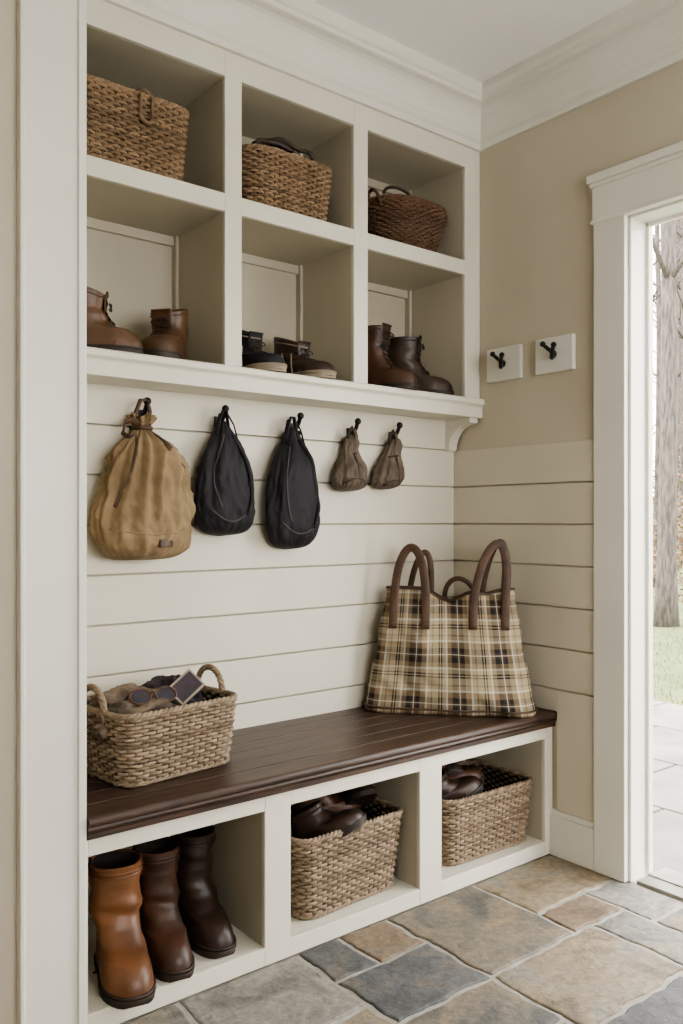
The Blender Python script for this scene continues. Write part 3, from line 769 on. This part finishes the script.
def tote():
    b = MB(); NU = 160; NV = 48; Hh = .43
    def prof(v):
        w = .308-.082*v**.8; d = .064*(1-v)**.7+.028+.012*math.sin(pi*v)
        if v < .06: k = math.sqrt(max(0, 1-(1-v/.06)**2)); w -= .012*(1-k); d -= .015*(1-k)
        return w, d
    def top(x, w):
        u = x/w
        return 1-.11*math.exp(-((u+.02)/.26)**2)-.04*math.exp(-((u-.55)/.2)**2)
    def P(j, v, ins=0):
        w, d = prof(v)
        a = 2*pi*j/NU; c, s = math.cos(a), math.sin(a)
        x = w*math.copysign(abs(c)**.55, c); y = d*math.copysign(abs(s)**.6, s)
        y += .006*math.sin(x*26+v*2)*v+.014*v*noise.noise(Vector((x*9, 3, v*2)))
        z = v*Hh*(1+(top(x, w)-1)*v)
        y += .03*v
        y += .018*noise.noise(Vector((x*7, v*5, 7.7)))+.008*(1-3*abs(noise.noise(Vector((x*8+v*4, v*5, 2.7)))))
        x += .010*noise.noise(Vector((v*5, math.copysign(1, c), 1)))
        # lining: same folds, pulled straight inwards
        x -= math.copysign(min(abs(x), ins), x); y -= math.copysign(abs(s)**.3, s)*ins
        return Vector((x, y, z))
    rings = [[P(j, i/NV) for j in range(NU)] for i in range(NV+1)]
    b.loft(rings, 0, True, True, False)
    inner = [[P(j, 1, .003)+Vector((0, 0, .003)) for j in range(NU)], [P(j, 1, .005) for j in range(NU)]]+[[P(j, i/NV, .006) for j in range(NU)] for i in range(NV-1, NV//2, -1)]
    b.loft([rings[-1]]+inner, 2, True, False, True)
    b.tube([p+Vector((0, 0, .002)) for p in rings[2]], .004, 1, 6, True)
    b.tube([p+Vector((0, 0, .001)) for p in rings[-1]], .0045, 1, 6, True)
    def fy(x, z, s):
        i = min(range(NV+1), key=lambda i: abs(i/NV*Hh-z))
        H2 = NU//2
        R = rings[i][:H2] if s > 0 else rings[i][H2:]
        p = min(R, key=lambda p: abs(p.x-x))
        return p.y
    def handle(x0, x1, hgt, s, lean, wid=.030, drop=.085, off=.006):
        pts = []
        zt = Hh*.88
        for k in range(6): z = zt-drop+drop*k/5; pts.append((x0, fy(x0, z, s)+s*off, z))
        n = 22; ya = fy(x0, zt, s)+s*off; yb = fy(x1, zt, s)+s*off
        for i in range(1, n):
            a = pi*i/n; q = i/n
            pts.append(((x0+x1)/2-(x1-x0)/2*math.cos(a)*(1-.12*math.sin(a))+lean*math.sin(a), ya*(1-q)+yb*q+(-s)*.010*math.sin(a), zt+hgt*math.sin(a)**.8))
        for k in range(6): z = zt-drop*k/5; pts.append((x1, fy(x1, z, s)+s*off, z))
        K = len(pts); V = smoothp([Vector(p) for p in pts], 2); rings2 = []
        for i in range(K):
            T = (V[min(i+1, K-1)]-V[max(i-1, 0)]).normalized()
            B = Vector((0, 1, 0)); B = (B-T*B.dot(T)).normalized(); A = T.cross(B)
            ring = []
            for j in range(12):
                aa = 2*pi*j/12; c = math.cos(aa); q = math.sin(aa)
                ring.append(V[i]+A*(wid/2)*math.copysign(abs(c)**.5, c)+B*.0045*math.copysign(abs(q)**.6, q))
            rings2.append(ring)
        b.loft(rings2, 1, True, True, True)
    handle(-.195, -.08, .20, -1, .005); handle(.085, .195, .215, -1, .03)
    handle(-.15, -.07, .18, 1, .02, .022, .05); handle(-.02, .10, .085, 1, -.01, .018, .05); handle(.11, .19, .22, 1, .03, .022, .05)
    ob = b.build('plaid_tote_bag', [M_plaid, M_lea_strap, M_liner], (2.155, 2.086, .5055), (0, 0, math.atan2(-.40, .36)), smooth=True)
    me = ob.data; uvl = me.uv_layers.new(name='UVMap')
    for lp in me.loops:
        co = me.vertices[lp.vertex_index].co
        uvl.data[lp.index].uv = (co.x*(1+.25*co.z/Hh)/.165+.35+co.y*.6, co.z/.165+.3)
    return ob
tote()

# ------------------------------------------------------------------ things in the bench basket
def crumple(name, c, r, m, seed, amp=.35, rot=(0, 0, 0)):
    b = MB()
    b.ellipsoid((0, 0, 0), r, 0, 64, 40, fn=lambda d: 1+amp*noise.noise(d*2.2+Vector((seed, 0, 0)))+amp*.6*(.3-abs(noise.noise(d*4+Vector((0, seed, 0)))))+amp*.2*abs(noise.noise(d*9+Vector((0, seed, 0)))))
    return b.build(name, [m], c, rot, smooth=True)
M_scarf = mat('scarf_wool', (128, 113, 96), .95, (74, 63, 55), 18, bump=.3, bscale=120)
M_purple = mat('plum_cloth', (62, 50, 58), .8, (42, 34, 40), 18, bump=.3, bscale=120)
crumple('knitted_scarf', (.97, 2.10, .665), (.12, .10, .05), M_scarf, 2, .6)
crumple('wool_hat', (1.10, 2.15, .675), (.08, .075, .055), M_purple, 5, .45)
def glasses(name, loc, rot):
    b = MB()
    for sx in (-1, 1):
        pts = [(sx*.034+.027*math.cos(a), 0, .021*math.sin(a)) for a in [2*pi*i/28 for i in range(28)]]
        b.tube(pts, .003, 0, 6, True)
        b.ellipsoid((sx*.034, 0, 0), (.026, .0015, .02), 1, 20, 8)
        b.tube([(sx*.061, 0, .008), (sx*.065, .02, .008), (sx*.064, .10, .006), (sx*.06, .125, -.01)], .0022, 0, 6)
    b.tube([(-.008, 0, .006), (0, -.002, .01), (.008, 0, .006)], .0025, 0, 6)
    return b.build(name, [mat('tortoise_frame', (60, 38, 26), .3, (96, 62, 38), 60), mat('smoked_lens', (60, 56, 66), .08, (48, 44, 52), 9)], loc, rot, smooth=True)
glasses('sunglasses', (.985, 2.02, .722), (math.radians(-35), 0, math.radians(-10)))
b = MB()
b.box(-.05, .05, -.006, .006, -.032, .032, 0); b.box(-.044, .044, -.0075, -.005, -.026, .026, 1)
b.build('phone_case', [M_sole_lt, M_purple], (1.10, 2.06, .722), (math.radians(-40), math.radians(-25), math.radians(20)), bevel=.003)

# ------------------------------------------------------------------ outdoors
b = MB(); b.box(XR+WT, 5.12, -6, 8, -.08, -.03, 0)
for i in range(4):
    for j in range(18):
        x0 = XR+WT+.03+i*.63; y0 = -5.9+j*.78+(i % 2)*.3
        b.box(x0, x0+.615, y0, y0+.765, -.03, -.018, 1)
b.build('patio_paving', [M_grout, M_pave], bevel=.004)
def gz(x, y): return -.05+.12*noise.noise(Vector((x*.3, y*.3, 0)))*min(1, (x-5.15)/3)+max(0, x-16)*.06
b = MB()
n = 40; vs = []; fs = []
for i in range(n+1):
    for j in range(n+1):
        x = 5.15+i*1.3; y = -14+j*1.3
        vs.append((x, y, gz(x, y)))
for i in range(n):
    for j in range(n):
        fs.append((i*(n+1)+j, (i+1)*(n+1)+j, (i+1)*(n+1)+j+1, i*(n+1)+j+1))
b.add(vs, fs)
for i in range(6000):   # grass blades
    x = random.uniform(5.18, 9.5); y = random.uniform(1.5, 6.0); h = random.uniform(.02, .06); a = random.uniform(0, 2*pi)
    dx, dy = .006*math.cos(a), .006*math.sin(a); z = gz(x, y)-.01
    b.add([(x-dx, y-dy, z), (x+dx, y+dy, z), (x+random.uniform(-.03, .03), y+random.uniform(-.03, .03), z+h)], [(0, 1, 2)])
b.build('lawn', [M_grass], smooth=True)
def tree(name, x, y, r, h, seed, branches=6):
    rnd = random.Random(seed); b = MB(); pts = []; rs = []
    z0 = gz(x, y)-.1
    for i in range(24):
        t = i/23; pts.append((.25*t*noise.noise(Vector((t*2, seed, 0))), .25*t*noise.noise(Vector((t*2, 0, seed))), z0+h*t)); rs.append(r*(1-.6*t)*(1+.4*math.exp(-t*22))*(1+.04*math.sin(i*2.3)))
    b.tube(pts, rs, 0, 16)
    for k in range(branches):
        i = rnd.randrange(8, 22); p = Vector(pts[i]); a = rnd.uniform(0, 2*pi); l = rnd.uniform(.8, 2.2)
        q = [p+Vector((math.cos(a)*l*s, math.sin(a)*l*s, l*.6*s+.15*s*s+.06*math.sin(s*9))) for s in (0, .25, .5, .75, 1)]
        b.tube(q, [rs[i]*.4*(1-.8*s) for s in (0, .25, .5, .75, 1)], 0, 7)
        for u in range(4):
            a2 = a+rnd.uniform(-1, 1); s0 = q[2+u % 3]; l2 = l*.5
            b.tube([s0, s0+Vector((math.cos(a2)*l2*.5, math.sin(a2)*l2*.5, l2*.4)), s0+Vector((math.cos(a2)*l2, math.sin(a2)*l2, l2*.9))], [rs[i]*.15, rs[i]*.1, .004], 0, 5)
    b.build(name, [M_bark], (x, y, 0), smooth=True)
tree('tree', 9.2, 5.36, .11, 12, 1, 5)
for i, (x, y, r) in enumerate([(12.5, 7.6, .05), (14, 8.35, .06), (17, 9.9, .08), (11.5, 5.6, .06), (19, 10.6, .12), (16, 7.6, .1), (22, 12.6, .12), (24, 13.0, .12), (13, 4.2, .12), (20, 8.4, .2), (10, 2.0, .16), (18, 5, .2), (26, 9, .2), (26, 14.6, .2), (21, 11.5, .07), (28, 15.9, .15), (23, 13.4, .08), (30, 17.4, .14), (34, 19.0, .16), (36, 20.6, .15)]):
    tree('tree', x, y, r, 14, i+11, 14)
b = MB()
for cx, cy, cz, rad, n in ((10.6, 5.75, .9, .8, 700), (14.5, 8.5, 1.0, 1.3, 900), (15.5, 7.2, .8, 1.3, 600), (12, 4, .6, 1.0, 500), (20, 11, 2.0, 1.8, 1400), (12, 7.1, .5, .8, 500), (26, 15, 2.5, 2.8, 1500)):
    for i in range(n):
        d = Vector((random.gauss(0, .45), random.gauss(0, .45), random.gauss(0, .4)))*rad+Vector((cx, cy, cz))
        s = .03+.001*cx; u = Vector((random.uniform(-1, 1), random.uniform(-1, 1), random.uniform(-1, 1))).normalized()*s
        w = u.cross(Vector((random.uniform(-1, 1), random.uniform(-1, 1), random.uniform(-1, 1)))).normalized()*s*.6
        d.z = max(d.z, gz(d.x, d.y)+.05)
        b.add([d-u, d+w, d+u, d-w], [(0, 1, 2, 3)])
b.build('autumn_shrubs', [M_leaf])

# ------------------------------------------------------------------ light
w = bpy.data.worlds.new('World'); bpy.context.scene.world = w; w.use_nodes = True
bg = w.node_tree.nodes['Background']; bg.inputs['Color'].default_value = (1, .985, .965, 1); bg.inputs['Strength'].default_value = 10.8
bpy.context.scene.view_settings.look = 'AgX - Medium High Contrast'

# ------------------------------------------------------------------ camera
cam = bpy.data.cameras.new('Camera'); co = bpy.data.objects.new('Camera', cam); bpy.context.scene.collection.objects.link(co)
cam.sensor_fit = 'VERTICAL'; cam.sensor_height = 36; cam.sensor_width = 24; cam.lens = 840*36/1024; cam.shift_y = 8/1024
cam.clip_start = .02
co.location = (0, 0, 1.18); co.rotation_euler = (pi/2, 0, -math.atan2(.6243, .7812))
bpy.context.scene.camera = co
